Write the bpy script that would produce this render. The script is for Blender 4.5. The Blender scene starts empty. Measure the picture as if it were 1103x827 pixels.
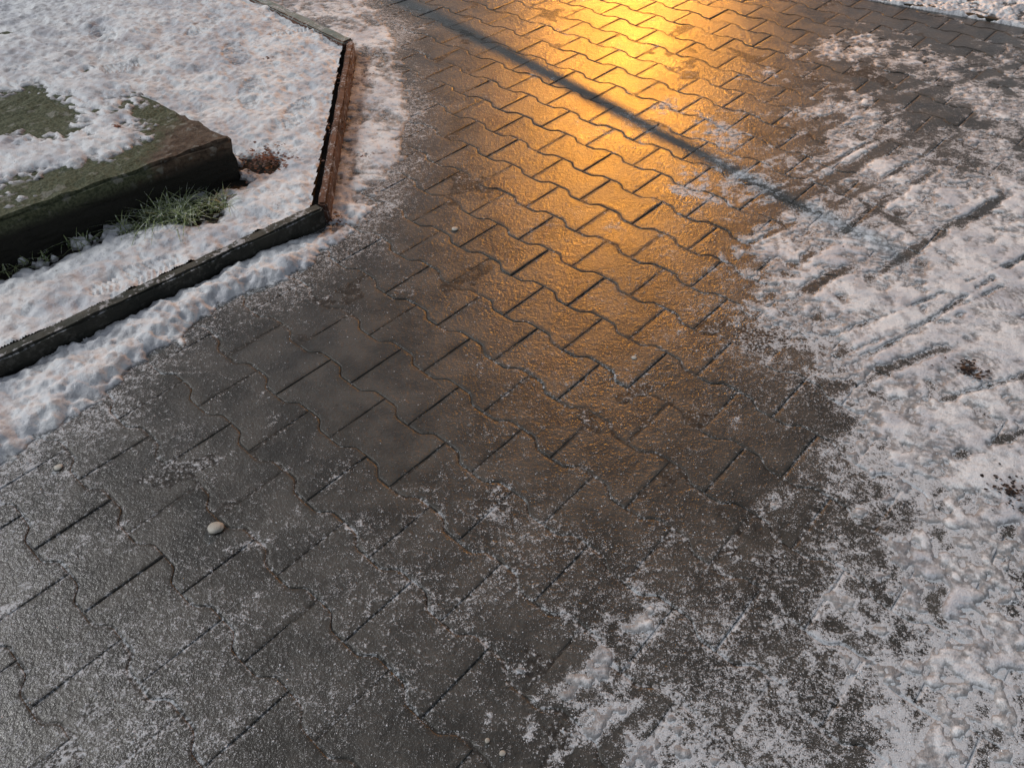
import bpy, math, random
import numpy as np
from mathutils import Vector
random.seed(4); rng=np.random.default_rng(7)
scene=bpy.context.scene

# ------------------------------------------------------------ noise helpers
TAB=rng.random((8,256,256))
def vn(x,y,k):
    xf=np.floor(x); yf=np.floor(y); xi=xf.astype(np.int32); yi=yf.astype(np.int32)
    fx=x-xf; fy=y-yf; fx=fx*fx*(3-2*fx); fy=fy*fy*(3-2*fy)
    T=TAB[k%8]; a=xi&255; b=yi&255; a1=(a+1)&255; b1=(b+1)&255
    return (T[a,b]*(1-fx)+T[a1,b]*fx)*(1-fy)+(T[a,b1]*(1-fx)+T[a1,b1]*fx)*fy
def fbm(x,y,size,octv=4,k=0,rough=.5):
    f=1./size; amp=1.; s=0.; n=0.
    for i in range(octv):
        c,sn=math.cos(.7*i+k+.5),math.sin(.7*i+k+.5)
        s=s+amp*vn((x*c-y*sn)*f+31.7*i+k*11,(x*sn+y*c)*f+17.3*i+k*5,k+i); n+=amp
        amp*=rough; f*=2.03
    return s/n
def sst(a,b,v):
    t=np.clip((v-a)/(b-a),0,1); return t*t*(3-2*t)
def sdpoly(x,y,P):
    d=np.full(x.shape,1e9); ins=np.zeros(x.shape,bool); n=len(P)
    for i in range(n):
        ax,ay=P[i]; bx,by=P[(i+1)%n]
        ex,ey=bx-ax,by-ay; px,py=x-ax,y-ay
        t=np.clip((px*ex+py*ey)/(ex*ex+ey*ey),0,1)
        d=np.minimum(d,(px-ex*t)**2+(py-ey*t)**2)
        if by!=ay:
            c=((ay>y)!=(by>y))&(x<(bx-ax)*(y-ay)/(by-ay)+ax); ins^=c
    return np.sqrt(d)*np.where(ins,1,-1)
def seg(x,y,a,b):
    ex,ey=b[0]-a[0],b[1]-a[1]; px,py=x-a[0],y-a[1]
    t=np.clip((px*ex+py*ey)/(ex*ex+ey*ey),0,1)
    return np.hypot(px-ex*t,py-ey*t),t

# ------------------------------------------------------------ site layout (metres)
OUTER=[(-2.4,-.1),(-1.12,1.06),(-1.03,1.19),(-.93,1.37),(-.80,1.60),(-.63,1.74),(-.48,1.92),(-.42,2.09),(-.39,2.44),(-.40,2.79),(-.48,3.22),(-.56,3.6),(-.8,4.0),(-1.3,4.6),(-2.1,4.7),(-1.27,3.86),(-.64,3.2),(-.55,1.97),(-1.22,1.30),(-2.7,-.18)]
BED=[(-2.74,-.2),(-1.22,1.30),(-.55,1.97),(-.64,3.20),(-1.27,3.86),(-2.2,4.83),(-4.2,4.83),(-4.2,-.2)]
C0=np.array([-.85,2.19]); FD=np.array([-.742,-.670]); BD=np.array([-.785,.62])   # slab corner, front edge dir, side edge dir
SLAB=[tuple(C0),tuple(C0+FD*2.6),tuple(C0+FD*2.6+BD*1.35),tuple(C0+BD*1.35)]
BY=[-.5,.43,.56,.74,.91,1.05,1.24,1.51,1.75,2.57,2.95,3.4,5]
BX=[.42,.45,.48,.56,.66,.68,.74,.68,.58,.52,.64,1.2,2.4]
def und(x,y): return .008*(fbm(x,y,.9,2,3)-.5)+.003*(fbm(x,y,.3,2,5)-.5)
def dright(x,y): return x-np.interp(y,BY,BX)

# wheel ruts: start, end, half width, strength
TRACKS=[((.60,1.20),(1.75,1.74),.020,.60),((.70,1.28),(1.9,2.10),.010,.5),((.80,1.55),(1.8,2.35),.016,.48),((.70,1.70),(1.5,2.38),.014,.42),
        ((.62,1.92),(1.9,2.92),.020,.55),((.55,2.15),(1.7,3.05),.012,.45),((.80,1.02),(1.7,1.36),.012,.45),((.75,1.64),(1.1,1.86),.020,.45),((.66,2.4),(2.2,3.2),.022,.4),((.9,1.2),(1.7,1.50),.008,.45),((.62,.62),(1.1,.95),.014,.35),((.9,2.5),(1.35,1.55),.010,.25),((.8,.75),(1.2,1.9),.012,.25),((.95,1.45),(1.25,1.6),.018,.4),
        ((.58,1.78),(1.7,2.62),.008,.4),((.6,2.0),(1.4,2.6),.007,.4),((.72,1.36),(1.8,1.9),.007,.4),((.70,1.42),(1.8,1.97),.007,.4)]
PRINTS=[(1.10,1.34,.6),(.92,1.05,.9),(1.0,.80,.4),(1.35,1.62,.2),(1.25,2.0,1.2),(.80,.62,1.1),(1.05,1.75,.9),(-1.55,2.95,.5),(-1.1,3.1,2.0),(-1.3,3.4,1.2),(-.95,2.75,1.7),(-1.0,1.66,.7),(1.45,1.15,1.0),(-.75,2.6,1.5),(-1.7,3.3,2.2),(-.9,3.35,.6),(.62,.5,.8),(.85,1.5,.5),(1.2,1.15,2.0),(.95,2.05,.7)]
def prints(x,y):
    v=np.zeros(x.shape)
    for (px,py,a) in PRINTS:
        k=(np.abs(x-px)<.16)&(np.abs(y-py)<.16)
        if not k.any(): continue
        X,Y=x[k],y[k]
        u=(X-px)*math.cos(a)+(Y-py)*math.sin(a); w=-(X-px)*math.sin(a)+(Y-py)*math.cos(a)
        r=(u/.13)**2+(w/(.045+.006*np.cos(u*24)))**2
        m=sst(1.15,.85,r); m=m*(1-.9*np.exp(-((u+.03)/.012)**2))
        v[k]=np.maximum(v[k],m*(.6+.4*np.sin(u*380+np.abs(w)*150)))
    return v
def noises(x,y):
    return fbm(x,y,.15,4,1),fbm(x,y,.040,3,2),fbm(x,y,.016,3,6)
def right_density(x,y):
    d=dright(x,y)
    amp=np.interp(y,[.3,.6,.8,.95,1.1,1.3,1.8,2.1,2.5,3.0,3.5],[.50,.50,.52,.68,.80,.92,.86,.64,.48,.36,.14])
    dens=sst(-.14,.28,d)*amp
    dens=dens+.22*np.exp(-(np.hypot(x-1.15,(y-1.62)*1.2)/.33)**2)+.26*np.exp(-(np.hypot(x-1.05,y-1.0)/.17)**2)
    dens=dens+.80*(fbm(x,y,.33,2,7)-.5)*sst(-.1,.2,d)
    brk=fbm(x,y,.10,3,4)
    tr=np.zeros(x.shape)
    for a,b,w,s in TRACKS:
        wob=.006*np.sin(x*5+y*3+a[0]*20)
        dd,t=seg(x+wob,y-wob,a,b)
        tr=np.maximum(tr,s*np.exp(-(dd/w)**2)*sst(0,.2,t)*sst(1.0,.7,t)*(.2+1.3*sst(.3,.62,brk)))
        dens=dens+.09*np.exp(-((dd-1.9*w)/(w*.8))**2)*sst(0,.2,t)*sst(1.,.8,t)*(y>1.4)
    dens=dens-tr
    for px,py,r,am in [(.17,.60,.08,.34),(.10,.47,.09,.36),(.24,.68,.06,.34),(.33,.45,.1,.32),(.0,.55,.06,.24),(.55,.95,.06,.3),(.42,.55,.07,.26),(.5,2.7,.12,.25),(.6,2.2,.12,.3),(.22,.52,.09,.25)]:
        dens=dens+am*np.exp(-(np.hypot(x-px,y-py)/r)**2)
    return dens

def snow_fields(x,y):
    n1,n2,n3=noises(x,y)
    mix=(n1-.5)*1.1+(n2-.5)*1.4+(n3-.5)*1.25
    sb=sdpoly(x,y,BED); bed=sb>0
    ss=sdpoly(x,y,SLAB)
    tb=.022+.034*(n1-.5)+.019*(n2-.5)+.009*(n3-.5)
    front=np.exp(-np.clip(-ss,0,9)**2/(2*.050**2))
    dtu=np.hypot((x+1.0)/.15,(y-1.99)/.09)
    tb=tb-.045*front*sst(.42,.6,n2+.35*(x<-1.15)*n1)-.034*np.exp(-dtu**2)
    tb=tb-.03*np.exp(-(np.hypot(x+.80,y-2.27)/.07)**2)
    nearseg,_=seg(x,y,(-1.22,1.30),(-.55,1.97))
    tb=tb-.020*np.exp(-(nearseg/.08)**2)*sst(.42,.6,n1)
    midseg,_=seg(x,y,(-.55,1.97),(-.64,3.20))
    tb=tb-.016*np.exp(-(midseg/.07)**2)*sst(.40,.6,n2)
    P=prints(x,y)
    tb=tb-.012*P
    so=sdpoly(x,y,OUTER)
    lowpart=sst(2.35,1.6,y)
    dens=sst(-.05,.03,so)*(.62+.60*lowpart)
    to=(dens+((n1-.5)*1.2+(n2-.5)*1.0+(n3-.5)*.8)*.8-.42)*(.010+.019*lowpart)
    to=np.where(so>-.07,to,-1)
    dens=right_density(x,y)
    trr=(dens+mix*.62-.58)*.012
    trr=np.minimum(trr,.0030+.12*trr+.0035*(n2-.5)+.002*(n3-.5))-.0026*P
    q=(x-1.76)*.51+(y-3.80)*.86
    trr=np.where(q>.0,(.6+mix-.2)*.02,trr)
    th=np.where(bed,np.where(sb>.044,tb,-1),np.maximum(to,trr))
    base=np.where(bed,.033,und(x,y))
    return base,th,bed

def frost(x,y):
    f=.20+.13*sst(.1,-.6,x)*sst(1.5,.8,y)+.10*sst(1.2,.5,y)+.07*sst(-.2,.2,x)*sst(1.1,.8,y)
    so=sdpoly(x,y,OUTER); f=f+.34*sst(-.22,.0,so)
    f=f+.12*np.exp(-(np.hypot(x+.05,y-.95)/.28)**2)
    f=f-.08*np.exp(-(np.hypot(x+.33,(y-1.35))/.25)**2)-.04*np.exp(-(np.hypot((x-.25)/.35,(y-3.)/1.)**2))
    f=f+.30*(fbm(x,y,.25,3,4)-.5)+.25*(fbm(x,y,.07,2,5)-.5)
    n1,n2,n3=noises(x,y)
    dn=right_density(x,y)+((n1-.5)*1.1+(n2-.5)*1.35+(n3-.5)*1.1)*.62
    f=f+.55*sst(.20,.68,dn)+.17*sst(-.5,-.05,dright(x,y))*sst(3.2,2.4,y)
    return f

# ------------------------------------------------------------ mesh helpers
def mesh_np(name,V,F,attrs=None,smooth=True,mat=None):
    me=bpy.data.meshes.new(name); k=F.shape[1]
    me.vertices.add(len(V)); me.vertices.foreach_set('co',np.ascontiguousarray(V,dtype=np.float32).ravel())
    me.loops.add(F.size); me.loops.foreach_set('vertex_index',np.ascontiguousarray(F,dtype=np.int32).ravel())
    me.polygons.add(len(F)); me.polygons.foreach_set('loop_start',np.arange(0,F.size,k,dtype=np.int32))
    me.polygons.foreach_set('loop_total',np.full(len(F),k,dtype=np.int32))
    me.update(calc_edges=True)
    me.polygons.foreach_set('use_smooth',np.full(len(me.polygons),smooth))
    for n,a in (attrs or {}).items():
        at=me.attributes.new(n,'FLOAT','POINT'); at.data.foreach_set('value',np.ascontiguousarray(a,dtype=np.float32).ravel())
    ob=bpy.data.objects.new(name,me); bpy.context.collection.objects.link(ob)
    if mat: me.materials.append(mat)
    return ob
def gridF(nx,ny):
    i=np.arange(nx*ny).reshape(nx,ny)
    return np.stack([i[:-1,:-1],i[1:,:-1],i[1:,1:],i[:-1,1:]],-1).reshape(-1,4)
def compact(V,F,attrs):
    mk=np.zeros(len(V),bool); mk[F.ravel()]=True; inv=np.cumsum(mk)-1
    return V[mk],inv[F],{k:a[mk] for k,a in attrs.items()}

# ------------------------------------------------------------ materials
class M:
    def __init__(s,name):
        s.m=bpy.data.materials.new(name); s.m.use_nodes=True; s.t=s.m.node_tree
        s.b=s.t.nodes['Principled BSDF']; s.pos=s.t.nodes.new('ShaderNodeNewGeometry').outputs['Position']
    def l(s,a,b):
        if isinstance(a,(int,float)): b.default_value=a
        elif isinstance(a,tuple): b.default_value=(*a,1) if len(a)==3 else a
        else: s.t.links.new(a,b)
    def noise(s,scale,det=3,rough=.55,dist=0.):
        n=s.t.nodes.new('ShaderNodeTexNoise'); n.inputs['Scale'].default_value=scale; n.inputs['Detail'].default_value=det
        n.inputs['Roughness'].default_value=rough; n.inputs['Distortion'].default_value=dist; s.t.links.new(s.pos,n.inputs['Vector']); return n.outputs['Fac']
    def math(s,op,a,b=0.,c=0.,clamp=False):
        n=s.t.nodes.new('ShaderNodeMath'); n.operation=op; n.use_clamp=clamp
        for v,i in zip((a,b,c),range(3)): s.l(v,n.inputs[i])
        return n.outputs[0]
    def ramp(s,v,a,b,lo=0.,hi=1.):
        n=s.t.nodes.new('ShaderNodeMapRange'); n.interpolation_type='SMOOTHSTEP'; s.l(v,n.inputs['Value'])
        for k,x in (('From Min',a),('From Max',b),('To Min',lo),('To Max',hi)): s.l(x,n.inputs[k])
        return n.outputs['Result']
    def mix(s,f,a,b):
        n=s.t.nodes.new('ShaderNodeMix'); n.data_type='RGBA'; s.l(f,n.inputs[0]); s.l(a,n.inputs[6]); s.l(b,n.inputs[7]); return n.outputs[2]
    def mixf(s,f,a,b):
        n=s.t.nodes.new('ShaderNodeMix'); n.data_type='FLOAT'; s.l(f,n.inputs[0]); s.l(a,n.inputs[2]); s.l(b,n.inputs[3]); return n.outputs[0]
    def attr(s,name):
        n=s.t.nodes.new('ShaderNodeAttribute'); n.attribute_name=name; return n.outputs['Fac']
    def bump(s,h,st=1.,dist=.001,prev=None):
        n=s.t.nodes.new('ShaderNodeBump'); n.inputs['Strength'].default_value=st; n.inputs['Distance'].default_value=dist
        s.t.links.new(h,n.inputs['Height'])
        if prev: s.t.links.new(prev,n.inputs['Normal'])
        return n.outputs[0]
    def done(s,col,rough=.6,norm=None,spec=.5):
        s.l(col,s.b.inputs['Base Color']); s.l(rough,s.b.inputs['Roughness']); s.l(spec,s.b.inputs['Specular IOR Level'])
        if norm: s.t.links.new(norm,s.b.inputs['Normal'])
        return s.m

def paving_mat(name,joint=False):
    m=M(name); fr=m.attr('frost'); tint=m.attr('tint'); edge=m.attr('edge')
    med=m.noise(9,4,.62); fine=m.noise(160,3,.6); fine2=m.noise(430,2,.6); grit=m.noise(58,4,.66)
    c=m.mix(m.ramp(med,.35,.68),(.036,.035,.031),(.080,.076,.067))
    c=m.mix(m.math('MULTIPLY',tint,.30),c,(.088,.084,.075))
    c=m.mix(m.ramp(fine2,.60,.75,0,.3),c,(.17,.16,.145))
    c=m.mix(m.ramp(fine,.42,.30,0,.6),c,(.015,.013,.012))
    if joint: c=m.mix(m.ramp(grit,.3,.7),(.022,.021,.019),(.075,.07,.062))
    a=m.math('ADD',fr,m.math('MULTIPLY',m.math('SUBTRACT',grit,.5),1.05))
    a=m.math('ADD',a,m.math('MULTIPLY',m.math('SUBTRACT',fine,.5),1.9))
    if not joint: a=m.math('ADD',a,m.math('MULTIPLY',edge,.12))
    else: a=m.math('ADD',a,.18)
    film=m.ramp(a,.54,.95,0,.78)
    sp=m.math('ADD',m.math('MULTIPLY',fr,.34),fine2)
    sp=m.math('ADD',sp,m.math('MULTIPLY',m.math('SUBTRACT',grit,.5),.5))
    spk=m.ramp(sp,.75,.81,0,.95)
    f=m.math('MAXIMUM',film,spk)
    c=m.mix(f,c,(.70,.73,.77))
    r=m.mixf(m.ramp(med,.35,.65),.34,.46)
    r=m.mixf(f,r,.62)
    if joint: r=.5
    h=m.math('ADD',m.math('MULTIPLY',fine2,.35),m.math('MULTIPLY',fine,1.0))
    h=m.math('ADD',h,m.math('MULTIPLY',grit,2.0))
    h=m.math('ADD',h,m.math('MULTIPLY',f,.5))
    nb=m.bump(h,.7,.0016)
    # thin water / ice glaze, its surface smoother than the stone below
    hc=m.math('ADD',m.math('MULTIPLY',grit,2.2),m.math('MULTIPLY',fine,1.8))
    nc=m.bump(hc,.7,.00120)
    cw=m.mixf(f,1.,.12)
    cw=m.math('MULTIPLY',cw,m.math('SUBTRACT',1.,m.math('MULTIPLY',edge,1.1),clamp=True))
    cw=m.math('MULTIPLY',cw,m.ramp(m.noise(4.5,3,.6),.32,.58,.55,1.))
    m.l(.30 if joint else cw,m.b.inputs['Coat Weight']); m.l(m.ramp(med,.35,.65,.16,.27),m.b.inputs['Coat Roughness']); m.b.inputs['Coat IOR'].default_value=1.40
    m.t.links.new(nc,m.b.inputs['Coat Normal'])
    return m.done(c,r,nb,.2 if joint else .35)
mat_pav=paving_mat('wet_paver'); mat_joint=paving_mat('joint_grit',True)

def snow_mat():
    m=M('trodden_snow'); th=m.attr('thick')
    n=m.noise(26,4,.62); n2=m.noise(110,3,.65); n3=m.noise(7,4,.65); n4=m.noise(330,2,.5)
    c=m.mix(m.ramp(n3,.38,.66),(.90,.92,.94),(.62,.64,.69))
    c=m.mix(m.ramp(n,.50,.66,0,.6),c,(.36,.36,.38))
    thin=m.ramp(m.math('ADD',th,m.math('MULTIPLY',m.math('SUBTRACT',n2,.5),.008)),.0002,.0040,1,0)
    c=m.mix(m.math('MULTIPLY',thin,.75),c,(.15,.145,.145))
    c=m.mix(m.ramp(n2,.62,.72,0,.5),c,(.16,.14,.13))
    h=m.math('ADD',m.math('MULTIPLY',n,1.3),m.math('ADD',m.math('MULTIPLY',n2,.8),m.math('MULTIPLY',n4,.4)))
    return m.done(c,m.ramp(n2,.3,.7,.35,.75),m.bump(h,.75,.0038),.4)
mat_snow=snow_mat()
def stone_mat(name,c1,c2,c3=None,rough=.75,bs=.003):
    m=M(name); n=m.noise(12,5,.65); n2=m.noise(90,3,.6); n3=m.noise(260,2)
    c=m.mix(m.ramp(n,.35,.65),c1,c2)
    if c3: c=m.mix(m.ramp(m.math('ADD',m.math('MULTIPLY',n2,.5),m.math('MULTIPLY',m.noise(20,4),.5)),.52,.60),c,c3)
    c=m.mix(m.ramp(n3,.6,.75,0,.4),c,(.02,.018,.015))
    h=m.math('ADD',n,m.math('ADD',n2,m.math('MULTIPLY',n3,.5)))
    return m.done(c,rough,m.bump(h,.9,bs))
mat_edge_dark=stone_mat('shaded_dark_concrete',(.012,.014,.011),(.035,.035,.028),(.065,.065,.058))  # dark concrete with the boards' face shade painted in; kerb shares it
mat_edge_top=stone_mat('frosted_dark_concrete',(.035,.04,.03),(.09,.09,.075),(.45,.46,.48))
mat_edge_rust=stone_mat('rusty_brown_concrete',(.075,.036,.024),(.19,.095,.060),(.42,.38,.37))
mat_edge_teal=stone_mat('pale_green_concrete',(.17,.22,.20),(.28,.32,.30),(.50,.52,.54))
mat_soil=stone_mat('dark_soil',(.012,.010,.007),(.035,.028,.02),None,.9,.012)
mat_asph=stone_mat('wet_ground',(.03,.027,.024),(.07,.06,.05),None,.45,.003)
def slab_mat():
    m=M('mossy_concrete'); s=m.t.nodes.new('ShaderNodeSeparateXYZ'); m.t.links.new(m.pos,s.inputs[0])
    n=m.noise(16,5,.7); n2=m.noise(120,3,.65); n3=m.noise(45,4,.6)
    c=m.mix(m.ramp(n3,.35,.65),(.060,.038,.024),(.15,.11,.078))
    g=m.math('ADD',m.ramp(s.outputs['X'],-.93,-1.15),m.math('MULTIPLY',m.math('SUBTRACT',n,.5),1.6))
    gm=m.ramp(g,.35,.8)
    c=m.mix(gm,c,m.mix(m.ramp(n2,.35,.65),(.045,.058,.027),(.130,.145,.085)))
    c=m.mix(m.ramp(m.noise(32,4),.56,.66,0,.55),c,(.32,.32,.29))
    face_shade=m.ramp(s.outputs['Z'],.155,.11)
    c=m.mix(face_shade,c,(.012,.012,.008))  # shade on the step's faces painted in, near black below the top edge
    h=m.math('ADD',n3,m.math('ADD',n2,n))
    return m.done(c,.8,m.bump(h,1.,.006))
mat_slab=slab_mat()
def flat(name,c,r=.6,metal=0):
    m=M(name); n=m.noise(60,3); k=m.mix(m.ramp(n,.3,.7),c,tuple(v*.7 for v in c)); m.b.inputs['Metallic'].default_value=metal
    return m.done(k,r,m.bump(n,.3,.001))

# ------------------------------------------------------------ ground sheet
def plane(name,x0,y0,x1,y1,z,mat):
    V=np.array([(x0,y0,z),(x1,y0,z),(x1,y1,z),(x0,y1,z)]); return mesh_np(name,V,np.array([[0,1,2,3]]),None,False,mat)
plane('ground',-150,-150,150,150,-.030,mat_asph)

xs=np.arange(-2.2,3.4,.014); ys=np.arange(-.4,5.6,.014)
X,Y=np.meshgrid(xs,ys,indexing='ij')
Z=und(X,Y)-.0017+.0030*(fbm(X,Y,.05,2,2)-.5)+.0024*(fbm(X,Y,.3,2,6)-.5)
sb=sdpoly(X,Y,BED); Z=np.where(sb>.03,-.02,Z)
mesh_np('paving_joints',np.stack([X,Y,Z],-1).reshape(-1,3),gridF(len(xs),len(ys)),{'frost':frost(X,Y),'tint':X*0,'edge':X*0},True,mat_joint)

# ------------------------------------------------------------ interlocking pavers
ang=math.radians(-42); e1=np.array([math.cos(ang),math.sin(ang)]); e2=np.array([-e1[1],e1[0]])
O=np.array([-.71,.94]); L=.200; PW=.1425; GAP=.0015
def halfw(s):
    s=np.abs(s); o=0
    for d in (-.006,-.003,0,.003,.006): o=o+np.interp(np.abs(s+d),[0,.0388,.0612,.12],[.060,.060,.0825,.0825])
    return o/5
sn=np.concatenate([[-.1+GAP,-.1+GAP+.0005,-.1+GAP+.0025,-.1+GAP+.007],np.linspace(-.085,.085,25)])
sn=np.concatenate([sn,[.1-GAP-.007,.1-GAP-.0025,.1-GAP-.0005,.1-GAP]])
off=[0,.0005,.0025,.007]; dz=[-.012,-.0011,-.0004,0]
ns=len(sn); nt=4+9+4
S=np.repeat(sn[:,None],nt,1); W=halfw(S)-GAP
T=np.zeros((ns,nt))
for j in range(4):
    T[:,j]=-W[:,j]+off[j]; T[:,-1-j]=W[:,j]-off[j]
for j in range(9): T[:,4+j]=(W[:,0]-.012)*(-1+2*j/8)
es=np.minimum(S+.1-GAP,.1-GAP-S); et=W-np.abs(T); ee=np.minimum(es,et)
Zp=np.interp(ee,off,dz); E=np.clip(1-ee/.010,0,1)
FV=gridF(ns,nt); allV=[];allF=[];A={'tint':[],'edge':[]}; cnt=0
for c in range(-30,45):
    for r in range(-30,40):
        ce=O+e2*(c*PW)+e1*((r+.5+(.5 if c%2 else 0))*L)
        if not(-2.0<ce[0]<3.2 and -.3<ce[1]<5.4): continue
        q=sdpoly(np.array([ce[0]]),np.array([ce[1]]),BED)[0]
        if q>.15: continue
        w=rng.normal(0,.004)
        s2=S+rng.normal(0,.0006); t2=T+rng.normal(0,.0006)+S*w
        px=ce[0]+e1[0]*s2+e2[0]*t2; py=ce[1]+e1[1]*s2+e2[1]*t2
        pz=Zp*rng.uniform(.5,1.2)+rng.normal(0,.0005)+S*rng.normal(0,.005)+T*rng.normal(0,.006)
        allV.append(np.stack([px,py,pz],-1).reshape(-1,3)); allF.append(FV+cnt*ns*nt); cnt+=1
        A['tint'].append(np.full(ns*nt,rng.random())); A['edge'].append(E.ravel())
V=np.concatenate(allV); F=np.concatenate(allF); x,y=V[:,0],V[:,1]
keep=sdpoly(x,y,BED)<.02
V[:,2]+=und(x,y)
at={'frost':frost(x,y),'tint':np.concatenate(A['tint']),'edge':np.concatenate(A['edge'])}
F=F[keep[F].all(1)]; V,F,at=compact(V,F,at)
mesh_np('paving_stones',V,F,at,True,mat_pav)

# ------------------------------------------------------------ planter soil
xs=np.arange(-3.6,-.4,.02); ys=np.arange(-.2,4.8,.02); X,Y=np.meshgrid(xs,ys,indexing='ij')
Z=.030+.016*(fbm(X,Y,.08,4,3)-.5); F=gridF(len(xs),len(ys)); sb=sdpoly(X,Y,BED).ravel()
F=F[(sb[F]>.01).all(1)]; V,F,_=compact(np.stack([X,Y,Z],-1).reshape(-1,3),F,{})
mesh_np('planter_soil',V,F,None,True,mat_soil)

# ------------------------------------------------------------ snow sheet
st=.005; xs=np.arange(-2.5,2.75,st); ys=np.arange(.25,4.5,st); X,Y=np.meshgrid(xs,ys,indexing='ij')
base,th,bed=snow_fields(X,Y)
F=gridF(len(xs),len(ys)); t=th.ravel(); bd=bed.ravel()
ok=(t[F].max(1)>0)&(t[F].min(1)>-.5)&(bd[F].all(1)|(~bd[F]).all(1))
Z=np.where(th<0,base+np.maximum(th,-.004)-.001,base+th+.0008)
F=F[ok]; V,F,at=compact(np.stack([X,Y,Z],-1).reshape(-1,3),F,{'thick':t})
mesh_np('snow',V,F,at,True,mat_snow)

# ------------------------------------------------------------ boxes along a line
import bmesh
def prism(name,P,z0,z1,mat,bev=.004,jit=0.,parent=None,topmat=None,sub=0):
    bm=bmesh.new(); vs=[bm.verts.new((p[0],p[1],z0)) for p in P]; f=bm.faces.new(vs)
    if f.normal.z>0: f.normal_flip()
    r=bmesh.ops.extrude_face_region(bm,geom=[f]); 
    for v in r['geom']:
        if isinstance(v,bmesh.types.BMVert): v.co.z=z1
    bmesh.ops.recalc_face_normals(bm,faces=bm.faces)
    bmesh.ops.bevel(bm,geom=list(bm.edges),offset=bev,segments=2,affect='EDGES')
    if sub:
        bmesh.ops.triangulate(bm,faces=bm.faces)
        for _ in range(sub):
            long=[e for e in bm.edges if e.calc_length()>.03]
            if long: bmesh.ops.subdivide_edges(bm,edges=long,cuts=1,use_grid_fill=False); bmesh.ops.triangulate(bm,faces=bm.faces)
        bm.verts.ensure_lookup_table()
        co=np.array([v.co[:] for v in bm.verts])
        D3=np.stack([fbm(co[:,0]+co[:,2]*1.7,co[:,1]+co[:,2]*(.9+k),.03,3,k)-.5 for k in (1,2,3)],-1)
        for v,d_ in zip(bm.verts,D3): v.co+=Vector(d_)*jit
    me=bpy.data.meshes.new(name); bm.to_mesh(me); bm.free(); me.materials.append(mat)
    if topmat:
        me.materials.append(topmat)
        for p in me.polygons:
            if p.normal.z>.6: p.material_index=1
    o=bpy.data.objects.new(name,me); bpy.context.collection.objects.link(o)
    if parent: o.parent=parent
    return o
def board(name,a,b,th,z1,mat,topmat=None,parent=None):
    a=np.array(a);b=np.array(b);d=(b-a)/np.linalg.norm(b-a); n=np.array([-d[1],d[0]])
    a=a+d*.002; b=b-d*.003
    return prism(name,[a,b,b+n*th,a+n*th],-.02,z1,mat,.006,.008,parent,topmat,5)
emp=bpy.data.objects.new('garden_edging',None); bpy.context.collection.objects.link(emp)
a=np.array((-2.72,-.2)); b=np.array((-.55,1.97))
m1=b+(a-b)*.345; m2=b+(a-b)*.69
board('edging_board_1',m1,b,.038,.062,mat_edge_dark,mat_edge_top,emp)
board('edging_board_2',m2,m1,.038,.058,mat_edge_dark,mat_edge_top,emp)
board('edging_board_3',a,m2,.038,.060,mat_edge_dark,mat_edge_top,emp)
board('edging_board_4',(-.545,1.985),(-.64,3.20),.028,.066,mat_edge_rust,None,emp)
board('edging_board_5',(-.645,3.212),(-1.30,3.88),.050,.068,mat_edge_rust,mat_edge_teal,emp)
board('edging_board_6',(-1.305,3.885),(-2.2,4.82),.050,.066,mat_edge_rust,mat_edge_teal,emp)

prism('mossy_concrete_step',SLAB,-.02,.170,mat_slab,.010,.016,None,None,6)
u=np.arange(.0,2.5,.006); v=np.arange(0,1.3,.006); U,Vv=np.meshgrid(u,v,indexing='ij')
X=C0[0]+FD[0]*U+BD[0]*Vv; Y=C0[1]+FD[1]*U+BD[1]*Vv
n1=fbm(X,Y,.12,4,1);n2=fbm(X,Y,.04,4,2);n3=fbm(X,Y,.015,3,5)
hole=np.exp(-(np.hypot((X+1.56)/.22,(Y-2.33)/.16))**2*1.0)
dens=sst(.05,.20,Vv-.05*U)*sst(.12,.36,U+Vv*.45)*1.0-1.35*hole-.35*np.exp(-(np.hypot(X+1.85,Y-2.2)/.15)**2)
th=(dens+(n1-.5)*1.0+(n2-.5)*.8+(n3-.5)*.6-.45)*.035; th=np.minimum(th,.007+.3*th)+.008*(n2-.5)+.004*(n3-.5)
F=gridF(len(u),len(v)); t=th.ravel(); F=F[t[F].max(1)>0]
V,F,at=compact(np.stack([X,Y,.171+np.maximum(th,-.006)],-1).reshape(-1,3),F,{'thick':t})
mesh_np('snow_on_step',V,F,at,True,mat_snow)

a=np.array((1.55,3.93)); b=np.array((2.9,3.13)); d=(b-a)/np.linalg.norm(b-a); n=np.array([-d[1],d[0]])
prism('kerb',[a,b,b+n*.05,a+n*.05],-.02,.010,mat_edge_dark,.006,.006,None,None,4)

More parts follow.
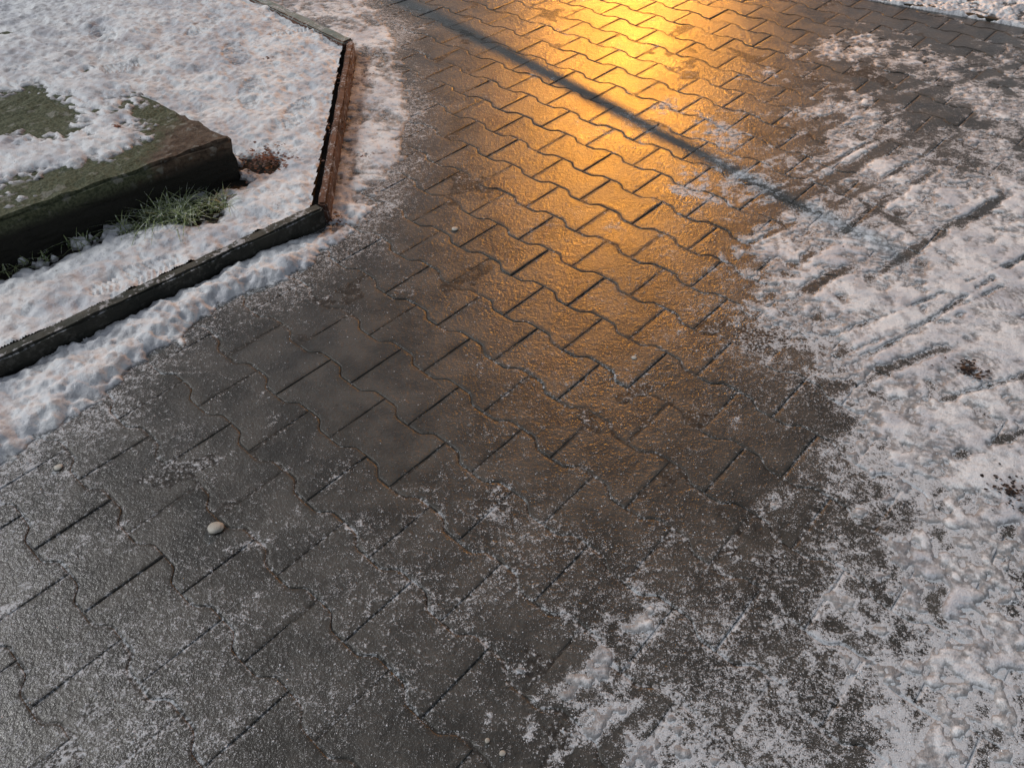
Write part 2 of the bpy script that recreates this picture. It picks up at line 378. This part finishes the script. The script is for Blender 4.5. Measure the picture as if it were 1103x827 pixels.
# ------------------------------------------------------------ grass
def grass():
    V=[];F=[]
    def blade(x,y,z,h,lean,az,w):
        i0=len(V); n=4
        for k in range(n+1):
            t=k/n; r=lean*t**1.8*h; zz=z+h*(t-.35*lean*t*t); ww=w*(1-t*.92)
            cx=x+math.cos(az)*r; cy=y+math.sin(az)*r; px,py=-math.sin(az)*ww,math.cos(az)*ww
            V.append((cx-px,cy-py,zz)); V.append((cx+px,cy+py,zz))
        for k in range(n): F.append((i0+2*k,i0+2*k+1,i0+2*k+3,i0+2*k+2))
    for cx,cy,r,nn,hh in [(-1.0,1.97,.08,240,.068),(-1.09,1.90,.05,80,.045),(-.89,2.02,.05,90,.045),(-.97,1.93,.05,60,.05),(-1.22,1.83,.05,40,.04),(-1.40,1.67,.07,60,.04),(-1.32,1.75,.05,25,.03)]:
        for i in range(nn):
            a=random.random()*6.28; q=r*random.random()**.6
            blade(cx+math.cos(a)*q,cy+math.sin(a)*q*.8,.034,hh*random.uniform(.4,1.4),random.uniform(.5,2.2),random.random()*6.28,random.uniform(.0014,.0036))
    return np.array(V),np.array(F)
V,F=grass()
m=M('winter_grass'); n=m.noise(35,3); c=m.mix(m.ramp(n,.35,.6),(.11,.17,.05),(.36,.42,.20)); c=m.mix(m.ramp(m.noise(120,3),.52,.60,0,.85),c,(.75,.79,.75))
mesh_np('grass_tuft',V,F,None,True,m.done(c,.5))

# ------------------------------------------------------------ ice grains
N=150000; gx=rng.uniform(-1.3,1.5,N); gy=rng.uniform(.3,3.0,N)
p=np.clip((frost(gx,gy)-.05)*1.6,0,1)**2*sst(.40,.60,fbm(gx,gy,.05,3,6))*sst(3.0,1.2,gy)+.03
k=(rng.random(N)<p)&(sdpoly(gx,gy,BED)<0); gx,gy=gx[k][:26000],gy[k][:26000]
oc=np.array([(1,0,0),(-1,0,0),(0,1,0),(0,-1,0),(0,0,1),(0,0,-1)],float)
of=np.array([(0,2,4),(2,1,4),(1,3,4),(3,0,4),(2,0,5),(1,2,5),(3,1,5),(0,3,5)])
G=len(gx); sz=.0005+.0015*rng.random(G)**3
Vg=oc[None]*sz[:,None,None]*rng.uniform(.6,1.3,(G,6,3)); th=rng.random(G)*6.28
co,si=np.cos(th)[:,None],np.sin(th)[:,None]
Vr=np.stack([Vg[...,0]*co-Vg[...,1]*si,Vg[...,0]*si+Vg[...,1]*co,Vg[...,2]*.7],-1)
Vr[...,0]+=gx[:,None];Vr[...,1]+=gy[:,None];Vr[...,2]+=(und(gx,gy)+.0006)[:,None]
Fg=(of[None]+6*np.arange(G)[:,None,None]).reshape(-1,3)
m=M('ice_grain'); mesh_np('ice_grains',Vr.reshape(-1,3),Fg,None,False,m.done((.78,.80,.84),.3))

# ------------------------------------------------------------ leaf litter & pebbles
V=[];F=[]
def flake(x,y,z,s):
    i0=len(V); a=random.random()*6.28; n=6; tx,ty=random.uniform(-.4,.4),random.uniform(-.4,.4)
    for k in range(n):
        r=s*random.uniform(.5,1.1)*(1. if k%2 else .75); q=a+k*6.283/n
        dx,dy=math.cos(q)*r,math.sin(q)*r*.7; V.append((x+dx,y+dy,z+dx*tx+dy*ty+.002))
    for k in range(1,n-1): F.append((i0,i0+k,i0+k+1))
for cx,cy,r,z,nn,s in [(-.79,2.28,.10,.045,320,.008),(-.60,2.5,.06,.045,140,.006),(-.64,2.9,.08,.045,110,.006),(-.52,2.0,.035,.0,90,.007),(-.49,2.4,.06,.0,70,.005),(1.10,1.34,.05,.004,90,.007),(1.03,.98,.05,.004,90,.006),(-1.21,2.23,.016,.178,25,.010),(-.95,3.03,.02,.06,8,.009),(-1.8,3.2,.1,.05,10,.006),(1.2,.9,.25,.004,60,.004),(.9,1.9,.3,.004,60,.004),(-.58,3.0,.1,.0,60,.005),(-.66,2.25,.06,.045,110,.006)]:
    for i in range(nn):
        q=r*abs(random.gauss(0,.6)); a=random.random()*6.28; flake(cx+math.cos(a)*q,cy+math.sin(a)*q,z+random.random()*.004,s*random.uniform(.4,1.2))
m=M('dead_leaf'); n=m.noise(18,3); s=m.t.nodes.new('ShaderNodeSeparateXYZ'); m.t.links.new(m.pos,s.inputs[0])
c=m.mix(m.ramp(n,.35,.65),(.20,.06,.022),(.09,.03,.013)); c=m.mix(m.ramp(s.outputs['X'],.0,.5),c,(.025,.016,.014))
mesh_np('leaf_litter',np.array(V),np.array(F),None,False,m.done(c,.6))
mp=stone_mat('pale_stone',(.42,.40,.35),(.60,.58,.52),None,.6,.001)
for x,y,r in [(-.59,.89,.0150),(-.17,1.95,.010),(-.97,1.045,.008),(.30,1.39,.006),(-.04,.48,.004),(-.015,.46,.005)]:
    bm=bmesh.new(); bmesh.ops.create_icosphere(bm,subdivisions=3,radius=r)
    for v in bm.verts:
        q=float(fbm(np.array([v.co.x+x*3]),np.array([v.co.y+v.co.z+y]),r*1.2,2,2)[0]); v.co*=.8+.45*q; v.co.z*=.35
    me=bpy.data.meshes.new('pebble'); bm.to_mesh(me); bm.free(); me.materials.append(mp)
    for p_ in me.polygons: p_.use_smooth=True
    o=bpy.data.objects.new('pebble',me); o.location=(x,y,float(und(np.array([x]),np.array([y]))[0])+r*.3); o.rotation_euler[2]=x*9; bpy.context.collection.objects.link(o)

# ------------------------------------------------------------ street lamp, and a bar added for its shadow (both beyond the frame)
def cyl(name,a,b,r1,r2,mat,parent=None,seg=20):
    a=Vector(a);b=Vector(b); bm=bmesh.new(); bmesh.ops.create_cone(bm,cap_ends=True,segments=seg,radius1=r1,radius2=r2,depth=(b-a).length)
    me=bpy.data.meshes.new(name); bm.to_mesh(me); bm.free(); me.materials.append(mat)
    o=bpy.data.objects.new(name,me); o.location=(a+b)/2; o.rotation_euler=(b-a).to_track_quat('Z','Y').to_euler(); bpy.context.collection.objects.link(o)
    if parent: o.parent=parent
    return o
LP=Vector((1.45,10,3.1)); steel=flat('galvanised_steel',(.3,.3,.3),.4,.8); redw=flat('white_paint',(.7,.7,.68),.4)
le=bpy.data.objects.new('street_lamp',None); bpy.context.collection.objects.link(le)
x0,zz=LP.x,LP.z
cyl('post',(x0,10.7,-.03),(x0,10.7,zz+.25),.06,.04,steel,le); cyl('arm',(x0,10.72,zz+.2),(x0,10.1,zz+.28),.025,.02,steel,le)
cyl('head',(x0,10.0,zz+.16),(x0,10.0,zz+.32),.17,.07,steel,le)
m=M('sodium_glass'); m.b.inputs['Emission Color'].default_value=(1,.5,.1,1); m.b.inputs['Emission Strength'].default_value=8
cyl('lens',(x0,10,zz+.13),(x0,10,zz+.155),.10,.12,m.done((.8,.6,.3),.3),le)
ld=bpy.data.lights.new('sodium_light','SPOT'); ld.energy=1450; ld.color=(1,.38,.03); ld.shadow_soft_size=.055; ld.spot_size=math.radians(52); ld.spot_blend=1
lo=bpy.data.objects.new('sodium_light',ld); lo.location=LP; lo.rotation_euler=(Vector((1.0,5.3,0))-LP).to_track_quat('-Z','Y').to_euler(); bpy.context.collection.objects.link(lo); lo.parent=le
be=bpy.data.objects.new('shadow_bar',None); bpy.context.collection.objects.link(be)  # added unseen bar on a post, placed to cast the diagonal shadow
def up(sx,sy,k=.23): 
    return (sx+(LP.x-sx)*k, sy+(LP.y-sy)*k, LP.z*k)
A_=up(-1.7,5.35); B_=up(1.10,1.82)
cyl('arm',A_,B_,.022,.014,redw,be)
cyl('post',(A_[0],A_[1],-.03),(A_[0],A_[1],.8),.06,.06,steel,be)
cyl('cap',(A_[0],A_[1],.8),(A_[0],A_[1],.83),.07,.05,steel,be)

# ------------------------------------------------------------ light
w=bpy.data.worlds.new('World'); scene.world=w; w.use_nodes=True; nt=w.node_tree
sky=nt.nodes.new('ShaderNodeTexSky'); sky.sky_type='NISHITA'; sky.sun_disc=False
D=Vector((-1.0,.25,.95)).normalized()
sky.sun_elevation=math.asin(D.z); sky.sun_rotation=math.atan2(D.x,D.y)
hs=nt.nodes.new('ShaderNodeHueSaturation'); hs.inputs['Saturation'].default_value=.35
nt.links.new(sky.outputs[0],hs.inputs['Color']); bg=nt.nodes['Background']; nt.links.new(hs.outputs[0],bg.inputs['Color']); bg.inputs['Strength'].default_value=.065
sl=bpy.data.lights.new('sun','SUN'); sl.energy=1.4; sl.angle=math.radians(14); sl.color=(1,.99,.975)
so=bpy.data.objects.new('sun',sl); so.rotation_euler=(-D).to_track_quat('-Z','Y').to_euler(); bpy.context.collection.objects.link(so)
scene.view_settings.view_transform='Standard'; scene.view_settings.look='None'; scene.view_settings.exposure=0
cam=bpy.data.cameras.new('camera'); cam.sensor_width=36; cam.lens=27.2; cam.clip_start=.05; cam.clip_end=500
co_=bpy.data.objects.new('camera',cam); co_.location=(0,0,1.3); co_.rotation_euler=(math.radians(45),0,0); bpy.context.collection.objects.link(co_); scene.camera=co_
